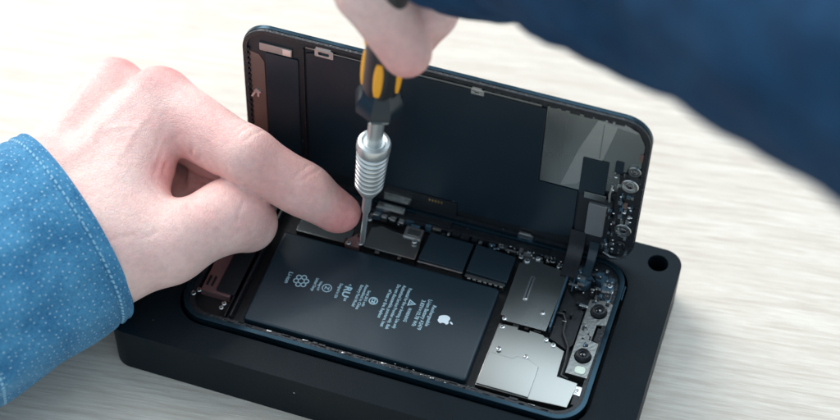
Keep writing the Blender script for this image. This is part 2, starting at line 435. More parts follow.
# chassis
mb = MB()
mb.plate(rrect(0, 0, 146.7, 71.5, 10.6, 12), -6.8, 0, holes=[rrect(1.7, 1.7, 145, 69.8, 9.2, 12)[::-1]], bev=.55, seg=3)
chas = mb.build('chassis', 'rim', ph)
mb = MB(); mb.plate(rrect(1.2, 1.2, 145.5, 70.3, 9.4, 12), -7, -5.2); mb.build('back_plate', 'well', chas)
mb = MB(); mb.plate(rrect(1.72, 1.72, 144.98, 69.78, 9.1, 12), -5.2, -1.3, holes=[rrect(3.5, 3.9, 143.4, 67.6, 7.6, 12)[::-1]], bev=.4)
mb.build('gasket', 'gasket', chas)
# buttons on the rim
for x0, x1, y0, y1 in ((146.6, 147.4, 56, 62.5),):
    mb = MB(); mb.box(x0, y0, -3, x1, y1, -1, bev=.3); mb.build('side_button', 'rim', chas)
# clips and solder crumbs along the near lip
mb = MB()
x = 15
while x < 134:
    w = random.uniform(.6, 3.2); y = random.uniform(2.4, 3.6)
    mb.box(x, y, -1.4, x+w, y+random.uniform(.25, .8), -1.3+random.uniform(.15, .5), bev=.08, mi=random.choice((0, 0, 0, 1)))
    x += w+random.uniform(.3, 2.6)
for _ in range(16):
    x, y = random.uniform(60, 108), random.uniform(2.3, 4.6)
    mb.blob((x, y, -1.15), (random.uniform(.15, .5), random.uniform(.12, .3), .2), mi=random.choice((0, 0, 1)))
mb.build('lip_clips', ['gasket', 'shield_dark', 'steel'], ph)
# battery
bat = None
mb = MB(); mb.plate(rrect(23.6, 5.4, 105.2, 46.6, 1.4, 5), -5, -.6, bev=.9, seg=4)
bat = mb.build('battery', 'battery', ph)
mb = MB(); mb.plate([(97.5, 6.6), (103.6, 6.6), (103.6, 14.5), (97.5, 14.5)], -.62, -.57, bev=.02); mb.build('pull_tab', 'battery', bat)
# battery print
ZP = -.575
def TT(x, y, z=ZP): return Matrix.Translation((x, y, z)) @ Matrix(((0, 1, 0, 0), (-1, 0, 0, 0), (0, 0, 1, 0), (0, 0, 0, 1)))
mb = MB()
lines = [('Li-ion', 31.9, 29.5, 5.1, 2.1), ('Limited Charge', 42.0, 30.0, 5.9, 1.5), ('Voltage 4.4V', 43.8, 29.2, 4.3, 1.3),
 ('Designed in USA', 50.8, 30.5, 6.7, 1.5), ('us', 54.4, 25.1, 1.5, 1.6), ('c', 54.0, 31.3, .9, 1.7),
 ('Battery Pack Model', 57.9, 32.2, 9.8, 1.6), ('Assembled in China', 59.6, 33, 11.4, 1.6), ('Serial 2815 mAh', 61.2, 30.8, 7.3, 1.4),
 ('of heat or fire. Replace', 68.1, 33.6, 12.9, 1.75), ('Do not disassemble, puncture, heat', 70.2, 36.6, 19.2, 1.75),
 ('Authorized Service Provider only. Risk', 72.2, 37.0, 20.1, 1.75), ('Potential for fire or burning. Use only', 74.5, 36.4, 18.4, 1.75),
 ('WARNING', 77.1, 28.3, 6.3, 1.75), ('3.83V=10.78 Wh', 80.5, 33, 11.8, 2.0), ('Li-ion Battery A2479', 82.7, 33.9, 13.6, 2.0), ('Rechargeable', 84.9, 32, 9.4, 1.9)]
for s, x, y, w, sz in lines: text_into(mb, s, sz, TT(x, y), width=w, thick=.035)
text_into(mb, 'RU', 3.6, TT(53.0, 30.0), width=4.6, thick=.12)
def ring(cx, cy, r, w, n=28, z=ZP): mb.plate(circ(cx, cy, r, n), z-.02, z+.01, holes=[circ(cx, cy, r-w, n)[::-1]])
for k in range(6):
    a = R(60*k+15); ring(37.3+1.85*math.cos(a), 27+1.85*math.sin(a), 1.05, .36, 14)
ring(47.0, 27, 1.8, .32); text_into(mb, 'Z', 2.2, TT(46.3, 27.8), thick=.05)
ring(64.4, 27, 1.65, .4); text_into(mb, 'CE', 1.8, TT(63.8, 28.2), width=2.3, thick=.08)
tri = [(76.3, 31.9), (76.3, 28.9), (79.2, 30.4)]; tri2 = [(76.75, 31.25), (76.75, 29.55), (78.4, 30.4)]
mb.plate(tri, ZP-.02, ZP+.01, holes=[tri2[::-1]]); mb.box(76.9, 30.2, ZP-.02, 77.8, 30.6, ZP+.01, bev=0)
mb.build('battery_print', 'print', bat)
mb = MB()
app = [(0, .74), (-.2, .84), (-.42, .9), (-.68, .8), (-.88, .52), (-.95, .15), (-.87, -.3), (-.67, -.72), (-.42, -.97), (-.22, -1), (0, -.92), (.22, -1), (.42, -.97), (.64, -.74), (.82, -.38), (.66, -.24), (.56, .05), (.6, .33), (.78, .56), (.6, .8), (.4, .9), (.2, .84)]
leaf = [(0, 1.0), (.03, 1.28), (.2, 1.52), (.44, 1.62), (.44, 1.38), (.28, 1.12)]
TL = TT(90.5, 27.2, ZP)
for l in (app, leaf): mb.plate([(x*2.25, y*2.15) for x, y in l], -.02, .012, T=TL)
mb.build('battery_logo', 'logo', bat)
# bar beside the battery, left cavity
mb = MB(); mb.box(18.6, 5, -5, 19.3, 66, -1.0, bev=.15); mb.box(16.6, 5, -5, 17, 60, -2.2, bev=.1); mb.build('divider_rib', 'gasket', ph)
mb = MB(); mb.plate([(4.5, 13), (15.5, 13), (15.5, 30), (4.5, 34)], -5, -2.0, bev=.3); mb.box(5.5, 15.5, -2.05, 6.3, 20, -1.6, mi=1, r=.35); mb.box(7.3, 15.5, -2.05, 8.1, 20, -1.6, mi=1, r=.35)
mb.build('speaker_plate', ['pinkcop', 'well'], ph)
mb = MB(); mb.box(9.8, 14, -4.6, 17, 60, -1.5, bev=.3, r=.8); mb.build('haptic_cover', 'flex', ph)
# ------------------------------------------------ screws (one mesh, copies)
mb = MB()
mb.lathe([(0.02, -.55), (.95, -.55), (1.0, -.4), (1.0, 0), (.86, .18), (.55, .22), (.5, .02), (.02, .0)], n=24, cap=False)
mb.box(-.42, -.1, -.05, .42, .1, .1, mi=1, bev=0); mb.box(-.1, -.42, -.05, .1, .42, .11, mi=1, bev=0)
smesh = mb.mesh('screw')
sc0 = link('screw', smesh, ['steel', 'hole'], ph, ctr=(0, 0, 0))
sp = [(2.9, 10.3, -1.2), (4.2, 12.4, -1.6), (15, 9.4, -1.1), (14.6, 7.6, -1.4), (122.4, 41.4, -.55), (110.3, 34.6, -.3), (110.6, 31.2, -.6), (110.8, 61.9, -.4), (108.2, 63.0, -.6), (114.3, 64.2, -.4), (122.3, 63.0, -.4),
      (69.8, 56.9, -.3), (50.9, 61.8, -.6), (51.4, 50.4, -.9), (112.2, 21.4, -.2), (122.0, 21.2, -.2), (126.6, 30.6, -.4), (129.5, 29.3, -.6), (134.8, 64.4, -.8), (141.8, 60.8, -.8), (141.6, 55.6, -1.0), (130.4, 61.4, -1.), (47.2, 49.2, -1), (26.6, 55, -.8), (142.3, 13.6, -1.0), (29, 64, -1)]
for i, p in enumerate(sp):
    s = sc0 if i == 0 else copy_at(sc0, p, ph)
    if i == 0: s.location = (Vector(p)-WLOC[ph.name])*S
    k = random.uniform(.85, 1.05); s.scale = (k, k, 1); s.rotation_euler.z = random.uniform(0, 1.5)
# ------------------------------------------------ logic area beyond the battery
mb = MB(); mb.plate([(27, 49), (45.5, 49), (45.5, 51.5), (47.2, 51.5), (47.2, 56), (27, 57.5)], -5, -1.7, bev=.25); mb.build('board_shield', 'shield_dark', ph)
mb = MB(); mb.plate([(45.8, 48.6), (51, 48.6), (51, 53.4), (49, 53.4), (49, 55), (45.8, 50.9)], -5, -1.8, bev=.25); mb.build('rose_bracket', 'pinkcop', ph)
mb = MB(); mb.plate([(52.6, 49.6), (72.2, 49.6), (72.2, 55.5), (71.6, 59), (61, 59.5), (56, 60.5), (52.6, 58.8)], -5, -1.3, bev=.3)
for q in ((57.4, 48.2, 59, 49.4), (66, 48.3, 67.2, 49.4)): mb.box(q[0], q[1], -4, q[2], q[3], -1.6, bev=.1)
mb.build('board_cover', 'shield_dark', ph)
mb = MB(); mb.box(64.8, 58.4, -3, 71.6, 63.4, -.7, bev=.3, r=.5); mb.box(66, 59.4, -.75, 70.6, 62.4, -.55, mi=1, bev=.08, r=.4); mb.box(66.2, 63.5, -2, 69.5, 64.6, -.6, mi=2, bev=.1)
mb.build('connector_bracket', ['satin', 'shield_dark', 'bluefilm'], ph)
mb = MB(); mb.plate([(73.4, 50.4), (90.2, 50.2), (90.4, 63.2), (73.8, 63.4)], -5, -.9, bev=.25); mb.build('memory_chip_cover', 'graphite', ph)
mb = MB(); mb.box(73.4, 49.2, -5, 90.2, 50.0, -1.3, bev=.12); mb.build('silver_edge', 'steel', ph)
mb = MB(); mb.plate([(91.4, 50.4), (106.6, 50.0), (106.6, 62.0), (91.4, 63.2)], -5, -.5, bev=.25); mb.build('processor_cover', 'graphite', ph)
mb = MB(); mb.box(91.4, 48.4, -5, 106.2, 49.8, -1.3, bev=.12)
for k in range(7): mb.box(92.5+2*k, 48.15, -3, 93.6+2*k, 48.5, -1.8, mi=1, bev=.05)
mb.build('processor_frame', ['shield_dark', 'satin'], ph)
# row of small components along the far lip
mb = MB()
x = 26
while x < 124:
    w = random.uniform(1, 3.6); h_ = random.uniform(-1.5, -.1)
    y = random.uniform(63.6, 66)
    mb.box(x, y, -4, x+w, y+random.uniform(.7, 1.9), h_, mi=random.choice((0, 0, 1, 2, 3, 4)), bev=.12)
    if random.random() < .35: mb.blob((x+w*.5, y-.3, h_), (.35, .3, .25), mi=1)
    x += w+random.uniform(0, .9)
for _ in range(55): mb.blob((random.uniform(98, 124), random.uniform(62.8, 66.5), random.uniform(-1.2, -.4)), (random.uniform(.15, .45), random.uniform(.12, .35), .22), mi=random.choice((1, 1, 2, 3)))
mb.build('board_components', ['flex', 'steel', 'shield_dark', 'bluefilm', 'satin'], ph)
mb = MB(); mb.box(24, 66.2, -4, 138, 68.2, -.9, bev=.3); mb.build('hinge_flex', 'flex', ph)
# ------------------------------------------------ upper shield with a slot
mb = MB()
slot = rrect(114.2, 45, 115.5, 55.7, .6, 5)
mb.plate([(108.6, 36), (110, 36), (110, 34), (112.6, 34), (125.4, 34.2), (125.6, 40), (126.2, 56), (126.2, 61.6), (116.5, 62.5), (116.5, 63.6), (109.4, 63.6), (109.4, 60.4), (108.4, 60.2)], -5, -.75, holes=[slot[::-1]], bev=.25)
sh = mb.build('upper_shield', 'shield_dark', ph)
mb = MB(); mb.plate(rrect(114.0, 44.8, 115.7, 55.9, .8, 5), -2.6, -.3, holes=[rrect(114.7, 45.5, 115.0, 55.2, .14, 5)[::-1]], bev=.12); mb.build('slot_rim', 'steel', sh)
mb = MB(); mb.box(126.0, 36, -4, 126.7, 62, -.3, bev=.15); mb.build('shield_edge', 'bluefilm', sh)
# lower shield, two levels
mb = MB()
mb.plate([(108.6, 5.2), (128.0, 5.2), (140.6, 6.2), (141.6, 16.8), (134.2, 17.4), (133.8, 28.2), (127.6, 30.6), (125, 32.6), (120, 32.9), (120, 31.9), (116, 32), (116, 33), (109, 32.4)], -5, -.95, bev=.25)
ls = mb.build('lower_shield', 'shield', ph)
mb = MB(); mb.plate([(108.9, 5.5), (127.2, 5.5), (127.2, 18.6), (123.2, 20.6), (119, 20.6), (117.8, 19.2), (109.2, 19.4)], -1, -.3, bev=.22); mb.build('cover_plate', 'shield', ls)
mb = MB()
for q in ((113.8, 33.0, 116.0, 34.2), (118, 33.0, 119.4, 33.9), (121.4, 33.1, 124.0, 33.8)): mb.box(q[0], q[1], -4, q[2], q[3], -1.2, bev=.1)
mb.build('shield_gap_pins', 'hole', ph)
# flex ribbon wrapped round the cameras
mb = MB(); mb.plate([(127.2, 33), (129.5, 32.2), (134.2, 30), (135.8, 33.2), (135.8, 47.5), (131, 52), (127.2, 56)], -5, -2.6, bev=.3); mb.build('camera_flex', 'flex', ph)
mb = MB(); mb.tube([(126.6, 44, -2), (129.5, 43.8, -1.4), (131, 41, -1.4), (131.4, 36, -1.4), (134.6, 30.6, -1.3), (135.4, 24, -1.4), (135.4, 18.6, -1.6), (138, 17.8, -1.5)], .55); mb.build('camera_cable', 'flex', ph)
mb = MB(); mb.box(127.5, 56.6, -3, 131, 57.6, -.8, bev=.2, r=.4); mb.box(133.6, 48.6, -3, 136.6, 49.7, -.7, bev=.2, r=.4); mb.build('silver_pin', 'steel', ph)
# camera carrier
mb = MB()
mb.plate([(136.4, 19.8), (144, 19.8), (144.2, 35), (141.4, 35.4), (141.6, 42.6), (144.8, 43.4), (144.9, 52.8), (143, 54), (136.6, 52.6)], -5, -1.0,
         holes=[circ(140.9, 48.2, 3.05)[::-1], circ(140.4, 28.2, 3.05)[::-1], circ(138.2, 40.4, .35, 10)[::-1], circ(139.8, 38, .35, 10)[::-1], circ(138.4, 35.6, .35, 10)[::-1]], bev=.2)
cc = mb.build('camera_carrier', 'carrier', ph)
for cx, cy in ((140.9, 48.2), (140.4, 28.2)):
    T = Matrix.Translation((cx, cy, 0))
    mb = MB(); mb.lathe([(2.7, -5), (2.7, -.5), (2.5, .1), (2.3, .8), (2.0, 1.0), (1.7, 1.0), (1.55, .5), (1.25, .4), (1.1, -.3), (.02, -.3)], T=T, cap=False)
    lr = mb.build('camera_lens', 'flex', ph)
    mb = MB(); mb.lathe([(1.3, -.2), (1.0, .35), (.5, .55), (.02, .62)], T=T, cap=False, n=24); mb.build('lens_glass', 'glass', lr)
mb = MB(); mb.box(139.1, 20.6, -2, 142.9, 23.8, -.55, bev=.35, r=1.2); mb.build('flash_lamp', 'flash', ph)
mb = MB(); mb.box(142.2, 36, -4, 144.4, 42, -1.6, bev=.2); mb.build('carrier_clip', 'flex', ph)
mb = MB()
for _ in range(26):
    x, y = random.choice(((random.uniform(136.6, 143), random.uniform(31.5, 43)), (random.uniform(127.5, 135), random.uniform(33, 57)), (random.uniform(137, 143), random.uniform(51, 54))))
    mb.box(x, y, -3, x+random.uniform(.4, 1.8), y+random.uniform(.4, 2.2), random.uniform(-1.3, -.4), mi=random.choice((0, 0, 0, 1, 2)), bev=.12)
mb.build('camera_components', ['flex', 'shield_dark', 'bluefilm'], ph); mb = MB(); mb.box(141.4, 8, -4, 143.4, 12, -1.2, bev=.3); mb.box(141.2, 12.0, -4, 143.6, 15.8, -1.0, mi=1, bev=.3); mb.build('carrier_clips', ['flex', 'satin'], ph)
# crowded far-right corner
mb = MB(); mb.plate([(126.8, 61.8), (133.5, 58), (135.2, 61), (133.6, 67.6), (126.4, 67.6)], -5, -1.3, bev=.3); mb.plate([(136, 66.8), (141.6, 66.2), (143.6, 62), (143.4, 54.4), (139.5, 54.4), (138.6, 61.5), (136, 62.4)], -5, -1.5, bev=.35)
for _ in range(4): mb.tube([(random.uniform(127, 143), random.uniform(54, 67), -1.3) for _ in range(1)] + [(random.uniform(127, 143), random.uniform(58, 67), -1.0)], .18)
mb.build('antenna_flex', 'bluefilm', ph)
mb = MB()
for _ in range(34):
    x, y = random.uniform(127, 143.5), random.uniform(54.5, 67)
    w, d = random.uniform(.6, 2.8), random.uniform(.5, 1.8); z = random.uniform(-1.6, -.4)
    mb.box(x, y, -4, x+w, y+d, z, mi=random.choice((0, 0, 0, 1, 2, 3)), bev=.1, T=I4)
for _ in range(13): mb.blob((random.uniform(127, 143.5), random.uniform(54.5, 67), -.9), (.35, .3, .3), mi=random.choice((1, 3)))
mb.lathe([(1.2, -3), (1.2, -.8), (.8, -.5), (.02, -.5)], T=Matrix.Translation((134.8, 64.4, 0)), mi=0, cap=False)
mb.lathe([(1.5, -3), (1.5, -.9), (1.1, -.6), (.6, -.6), (.5, -1), (.02, -1)], T=Matrix.Translation((141.8, 56, 0)), mi=0, cap=False)
mb.build('corner_components', ['flex', 'steel', 'bluefilm', 'satin'], ph)

# ------------------------------------------------ display assembly, hinged up
A = R(88.16); ca, sa = math.cos(A), math.sin(A)
TS = Matrix(((1, 0, 0, 0), (0, ca, -sa, 72.2), (0, sa, ca, .9), (0, 0, 0, 1)))
# local: x along the phone, y up the screen, z towards the phone
mb = MB(); mb.plate(rrect(.2, -1, 146.5, 70.6, 10.4, 12), -1.6, 0, T=TS, bev=.3)
disp = mb.build('display', 'rim', ph)
mb = MB(); mb.plate(rrect(.5, -.7, 146.2, 70.3, 10.1, 12), -.05, 1.1, holes=[rrect(2.1, 1.0, 144.6, 68.6, 8.4, 12)[::-1]], T=TS, bev=.35); mb.build('display_frame', 'gasket', disp)
mb = MB(); mb.plate(rrect(2.2, 1.1, 144.5, 68.5, 8.3, 12), 0.0, .12, T=TS); mb.build('display_back', 'flex', disp)
# scalloped adhesive edge
mb = MB()
u = 88.
while u < 138: w = random.uniform(1.5, 4); mb.box(u, 67.3+random.uniform(-.35, .2), .1, u+w, 68.5, .9, T=TS, bev=.2); u += w+random.uniform(.5, 1.5)
mb.build('adhesive_edge', 'gasket', disp); mb = MB()
for v in np.arange(22, 60, 2.6): mb.box(1.7, v, .1, 2.9, v+1.6, .95, T=TS, bev=.2, r=.5)
mb.build('side_adhesive', 'gasket', disp)
mb = MB(); mb.plate([(2.6, 8), (8.1, 8), (8.1, 54.4), (6.2, 57.6), (2.6, 58.4)], .1, .35, T=TS, bev=.08); mb.build('copper_strip', 'copper', disp)
mb = MB(); mb.box(3.2, 36, .3, 4, 40.6, .9, T=TS @ Matrix.Translation((4, 38, 0)) @ Matrix.Rotation(R(-25), 4, 'Z') @ Matrix.Translation((-4, -38, 0)), bev=.1)
mb.box(3.6, 38.8, .3, 6.4, 39.8, .9, T=TS, bev=.1); mb.box(4.8, 36.6, .3, 5.6, 40, .7, T=TS, bev=.1); mb.build('spring_contact', 'steel', disp)
mb = MB(); mb.plate(rrect(8.9, 2.2, 20.9, 59.6, .5, 3), .1, .7, T=TS, bev=.2); mb.build('left_backing_panel', 'disp2', disp)
mb = MB(); mb.box(6.7, 60.4, .1, 18.8, 64.0, .9, T=TS, bev=.2); mb.box(15.4, 60.7, .88, 18.5, 63.7, 1.05, T=TS, mi=1, bev=.08); mb.build('ribbon_connector', ['foil', 'steel'], disp)
mb = MB(); mb.box(22.9, 2.2, .1, 23.3, 66, 1.0, T=TS, bev=.1); mb.build('divider_line', 'gasket', disp)
mb = MB(); mb.plate([(24, 6.6), (66, 6.6), (66, 8.2), (81, 8.2), (81, 4.2), (112, 4.2), (124, 6), (124, 30.6), (109.6, 30.6), (109.6, 66.2), (30, 66.2), (24, 64)], .1, .75, T=TS, bev=.2); mb.build('main_backing_panel', 'disp', disp)
# top lip strip of the frame, bright sliver
mb = MB(); mb.box(24, 67.0, .9, 62, 67.5, 1.2, T=TS, bev=.08); mb.box(64, 67.0, .9, 108, 67.9, 1.15, T=TS, bev=.08); mb.build('lip_strip', 'shield_dark', disp)
def tab(u, v, w=6.4, hgt=3.6):
    mb = MB(); mb.plate(rrect(u, v, u+w, v+hgt, .5, 3), .7, 1.35, T=TS, holes=[rrect(u+1.3, v+.9, u+w-1.6, v+hgt-1.3, .3, 3)[::-1]], bev=.12)
    mb.box(u+.4, v+hgt-.2, .7, u+w-.9, v+hgt+.7, 1.2, T=TS, bev=.1); return mb.build('clip_tab', 'satin', disp)
tab(27.4, 64.6, 6.8); tab(83.4, 65.2, 4.6, 2.6); tab(104.6, -1.6, 5.6, 2.8)
# foil plate at the top right with corner notch
mb = MB(); mb.plate([(110.0, 31), (124.6, 31), (124.6, 34), (143.2, 34), (144.2, 40), (144.2, 60), (141.6, 65.2), (136.6, 67.6), (110, 67.6)], .1, .55, T=TS, bev=.12); fo = mb.build('foil_plate', 'foil', disp)
mb = MB(); mb.plate([(127.5, 67.9), (136.6, 67.9), (141.6, 65.6), (141, 64.8), (136, 65.4), (128.5, 66.6)], .5, .75, T=TS, bev=.05); mb.build('foil_corner', 'steel', fo)
mb = MB(); mb.box(116.6, 32, .5, 117.2, 67, .68, T=TS, bev=.05); mb.box(129.5, 49, .5, 129.9, 66, .66, T=TS, bev=.05); mb.build('foil_crease', 'foil', fo)
mb = MB(); mb.plate([(117.4, 31.3), (123.4, 34.2), (131, 49), (134.5, 66.8), (127.5, 66.8), (122.5, 52)], .5, .64, T=TS, bev=.04); mb.build('foil_sheen_band', 'foil_sheen', fo)  # the foil's diagonal sheen, put in as a lighter coloured plate
mb = MB(); mb.plate(rrect(124.2, 30, 133.4, 48.2, .6, 4), .5, 1.0, T=TS, bev=.15); mb.build('black_patch', 'disp', disp)
mb = MB(); mb.box(135.5, 44.3, .5, 138.4, 50, .95, T=TS, bev=.1, r=.4); mb.build('small_patch', 'disp', disp)
# speaker module and bracket
mb = MB(); mb.plate(rrect(124.6, 4, 136.8, 30.4, .8, 4), .1, 1.2, T=TS, bev=.25); mb.box(126.4, 29.2, 1.1, 134.2, 32.2, 1.7, T=TS, mi=1, bev=.2)
sm = mb.build('speaker_housing', ['flex', 'shield_dark'], disp)
mb = MB(); mb.plate(rrect(128.5, 11.4, 135.0, 27.6, .7, 4), 1.1, 2.3, T=TS, bev=.3); mb.build('speaker_module', 'frosted', disp)
# sensor rings
mb = MB(); mb.plate(rrect(137.6, 3, 144.8, 45.5, 2, 4), .1, .9, T=TS, bev=.2)
mb.build('sensor_bar', 'flex', disp)
def sensor(u, v, r, tall=1.9, m='satin'):
    T = TS @ Matrix.Translation((u, v, 0))
    mb = MB(); mb.lathe([(r, .6), (r, tall-.3), (r-.25, tall), (r-.7, tall), (r-.9, tall-.6), (r*.45, tall-.7), (r*.4, tall-.25), (.02, tall-.2)], T=T, cap=False)
    o = mb.build('sensor_ring', m, disp)
    mb = MB(); mb.lathe([(r*.42, tall-.2), (r*.3, tall+.05), (.02, tall+.15)], T=T, cap=False, n=20); mb.build('sensor_lens', 'glass', o); return o
sensor(142.3, 47.4, 2.3, 1.5, 'shield_dark'); sensor(141.6, 40.6, 3.1, 2.2, 'satin'); sensor(141.8, 17.6, 3.1, 2.2, 'shield_dark'); sensor(141.6, 9, 1.9, 1.6, 'flex')
mb = MB()
for _ in range(75):
    u, v = random.uniform(134.6, 144.2), random.choice((random.uniform(3, 9), random.uniform(32, 46), random.uniform(20, 31), random.uniform(12, 34)))
    mb.box(u, v, .8, u+random.uniform(.4, 1.5), v+random.uniform(.4, 2.2), random.uniform(1.1, 2.0), T=TS, mi=random.choice((0, 1, 1, 2, 5, 3, 0)), bev=.1)
for _ in range(16): mb.blob((random.uniform(136, 144), random.uniform(4, 46), 1.5), (random.uniform(.3, .7), random.uniform(.3, .6), .5), T=TS, mi=5)
mb.tube([(139.6, 36, 1.2), (139.2, 33, 1.6), (140.3, 30, 1.4), (140.4, 23, 1.3)], .28, mi=3, T=TS); mb.tube([(135.6, 38, 1.2), (135.2, 34, 1.8), (135.6, 30, 1.4)], .5, mi=1, T=TS)
mb.box(140.4, 28.4, 1, 141.9, 31.4, 1.5, T=TS, mi=4, bev=.1); mb.box(143.2, 52.4, .5, 144.4, 56, .8, T=TS, mi=4, bev=.1)
mb.tube([(136, 3, 1.), (139, 1.6, 1.3), (142.6, 2.2, 1.3), (144.4, 5.4, 1.3)], .45, mi=2, T=TS)
mb.build('sensor_components', ['flex', 'satin', 'shield_dark', 'bluefilm', 'copper', 'steel'], disp)
# ribbon connectors at the bottom of the screen
mb = MB(); mb.plate([(45, .6), (81, .6), (81, 8.0), (66, 8.0), (45, 8.0)], .7, 1.2, T=TS, bev=.15); rb = mb.build('display_ribbon', 'flex', disp)
mb = MB()
for k in range(5): mb.box(70.4+1.15*k, 5.6, 1.15, 71.0+1.15*k, 6.9, 1.3, T=TS, bev=.04)
mb.build('gold_contacts', 'gold', rb)
mb = MB(); mb.box(53.6, 1.5, 1.1, 64, 5.2, 2.2, T=TS, bev=.2); mb.box(59.8, 1.8, 2.15, 63.6, 4.9, 2.35, T=TS, mi=1, bev=.08); mb.build('lower_connector', ['shield_dark', 'foil'], disp)
mb = MB(); mb.plate([(51.8, 69.6), (51.8, 66.6), (62.2, 66.6), (62.2, 69.6)], -.6, 1.2, bev=.25); mb.box(52.6, 67.4, 1.15, 61.6, 68.6, 1.5, mi=1, bev=.1); mb.build('ribbon_clamp', ['satin', 'shield_dark'], ph)
mb = MB()
for k in range(4): mb.plate(rrect(51.4+3.3*k, 63.6-.2*k, 53.6+3.3*k, 65.0, .4, 3), -1, .2, bev=.3)
mb.build('clamp_clips', 'satin', ph)
# ribbons bridging chassis and screen
for x0, x1 in ((40, 50), (66, 80), (118, 128)):
    mb = MB(); mb.plate([(x0, 66.8), (x1, 66.8), (x1, 71.0), (x0, 71.0)], -.5, -.2, bev=.1); mb.build('bridge_ribbon', 'flex', ph)

def strip(name, m, x0, x1, path, th, parent, taper=0.):
    b = bmesh.new(); A_, B_ = [], []
    for i, (y, z) in enumerate(path):
        a, c = path[max(0, i-1)], path[min(len(path)-1, i+1)]; d = Vector((0, c[0]-a[0], c[1]-a[1])).normalized(); n = Vector((0, -d.z, d.y))*th/2
        k = taper*i/len(path)
        A_.append([b.verts.new(Vector((x, y, z))+q) for x, q in ((x0+k, n), (x1-k, n), (x1-k, -n), (x0+k, -n))])
    for p, q in zip(A_, A_[1:]):
        for i in range(4): b.faces.new([p[i], p[(i+1) % 4], q[(i+1) % 4], q[i]])
    b.faces.new(A_[0][::-1]); b.faces.new(A_[-1]); bmesh.ops.recalc_face_normals(b, faces=b.faces)
    me = bpy.data.meshes.new(name); b.to_mesh(me); b.free(); return link(name, me, m, parent)
strip('speaker_ribbon', 'flex', 123.6, 129.2, [(71.2, 12), (70.6, 9), (70.2, 6), (69.4, 3.6), (67.8, 1.8), (65.4, .8), (62.6, .3), (59.5, -.4)], .3, ph)
strip('sensor_ribbon', 'graphite', 131, 134.4, [(71.2, 8), (70.4, 5), (69.4, 2.8), (67.4, 1.2), (64.6, .4), (62, -.5)], .3, ph, .4)

# ================================================================== SCREWDRIVER
ax = Vector((.09, -.02, 1)).normalized()
TD = Matrix.Translation((52, 50.3, -.9)) @ Vector((0, 0, 1)).rotation_difference(ax).to_matrix().to_4x4()
dr = thing('screwdriver', 'precision screwdriver with black and yellow handle held upright on a screw', 'screwdriver', (52, 50.3, -.9))
mb = MB(); mb.lathe([(.3, 0), (.8, .6), (.95, 3), (1.0, 18.5), (1.5, 20), (1.65, 21.5), (1.7, 30), (1.7, 36)], T=TD); mb.build('bit', 'tool', dr)
prof = [(1.72, 29.6), (2.8, 30.2), (3.1, 31.8), (3.8, 32.4), (4.2, 33.4)]
z = 34.6
for k in range(8): prof += [(4.0+.13*k, z), (4.9+.09*k, z+.35), (5.1+.08*k, z+.75), (5.1+.08*k, z+1.2), (4.9+.08*k, z+1.6), (4.0+.13*k, z+1.95)]; z += 2.45
prof += [(5.7, z+.2), (5.9, z+1), (5.9, z+3.4), (5.4, z+4.6), (4.4, z+5), (3.6, z+4.4), (3.2, z+4.4)]
mb = MB(); mb.lathe(prof, T=TD, n=48); mb.build('ferrule', 'tool', dr)
mb = MB(); mb.lathe([(2.75, 52), (2.75, 76)], T=TD); mb.build('rod', 'tool', dr)
mb = MB(); mb.lathe([(4.2, 73.2), (6.8, 75.2), (8.3, 78.0), (8.3, 82.0), (7.0, 84.6), (6.2, 88)], T=TD, n=8); mb.build('collar', 'nut', dr, smooth=25)
mb = MB(); mb.lathe([(5.6, 84), (6.1, 87), (6.4, 95), (6.2, 108), (5.4, 118), (5.4, 130), (6.0, 136), (6.0, 142), (5.2, 144), (.02, 144.2)], T=TD); mb.build('handle', 'rubber', dr)
for k in range(5):
    a = R(-158+72*k); u = Vector((math.cos(a), math.sin(a), 0)); v = Vector((-math.sin(a), math.cos(a), 0))
    Tp = TD @ Matrix(((u.x, v.x, 0, 0), (u.y, v.y, 0, 0), (0, 0, 1, 0), (0, 0, 0, 1)))
    for z0, z1 in ((88.5, 104), (107, 116)):
        b = MB(); n = 9; bm_ = bmesh.new()
        bmesh.ops.create_uvsphere(bm_, u_segments=20, v_segments=14, radius=1)
        for w in bm_.verts: w.co = Vector((w.co.x*1.3+5.75, w.co.y*1.7, (max(-1, min(1, w.co.z*1.25)))*(z1-z0)/2+(z0+z1)/2))
        b.add(bm_, Tp, 0); b.build('grip_pad', 'yellow', dr)

# ================================================================== LEFT HAND
def V(*a): return tuple(float(x) for x in a)
lp = thing('person', 'bare left hand with a bright blue dotted cuff, fingertip and thumb steadying the phone', 'person', (-60, -20, -23))
W1, W2 = V(-30, 2, 21), V(-54, 21, 20)
M1, P1, D1, T1 = V(-27, 60, 37), V(12.5, 44, 40), V(32.5, 47, 25.5), V(44.6, 50.5, 13.4)
M2, P2, D2, T2 = V(-48, 66, 30), V(-4, 54, 16.5), V(9, 47, 12), V(14, 41, 9)
M3, P3, D3, T3 = V(-62, 61, 16), V(-12, 49, 8.6), V(1, 43, 9), V(5, 38, 9)
M4, P4, D4, T4 = V(-66, 50, 4), V(-34, 56, 8), V(-20, 48, 8), V(-15, 41, 8)
TC, TM, TI, TT_ = V(-24, 1, 19), V(-5, 11.5, 21.5), V(10.5, 31, 21.5), V(14.6, 35, 14)
palm = [(W1, M1, 16, 10.8), (W2, M2, 15, 9.8), (W2, M3, 15, 10), (W2, M4, 15, 8.5), (W1, W2, 17, 15), (V(-64, -32, 15), W1, 18, 17), (V(-80, -20, 16), W2, 18, 15),
        (TC, TM, 16.5, 12.5), (V(-29, 18, 24), TM, 14, 10), (V(-33, 34, 27), V(-23, 24, 24), 12, 9), (V(-30, 46, 31), V(-25, 38, 27), 11, 8),
        (V(-44, 24, 33), V(-30, 60, 45), 3, 2.6), (V(-56, 32, 30), V(-51, 66, 38), 3, 2.4)]
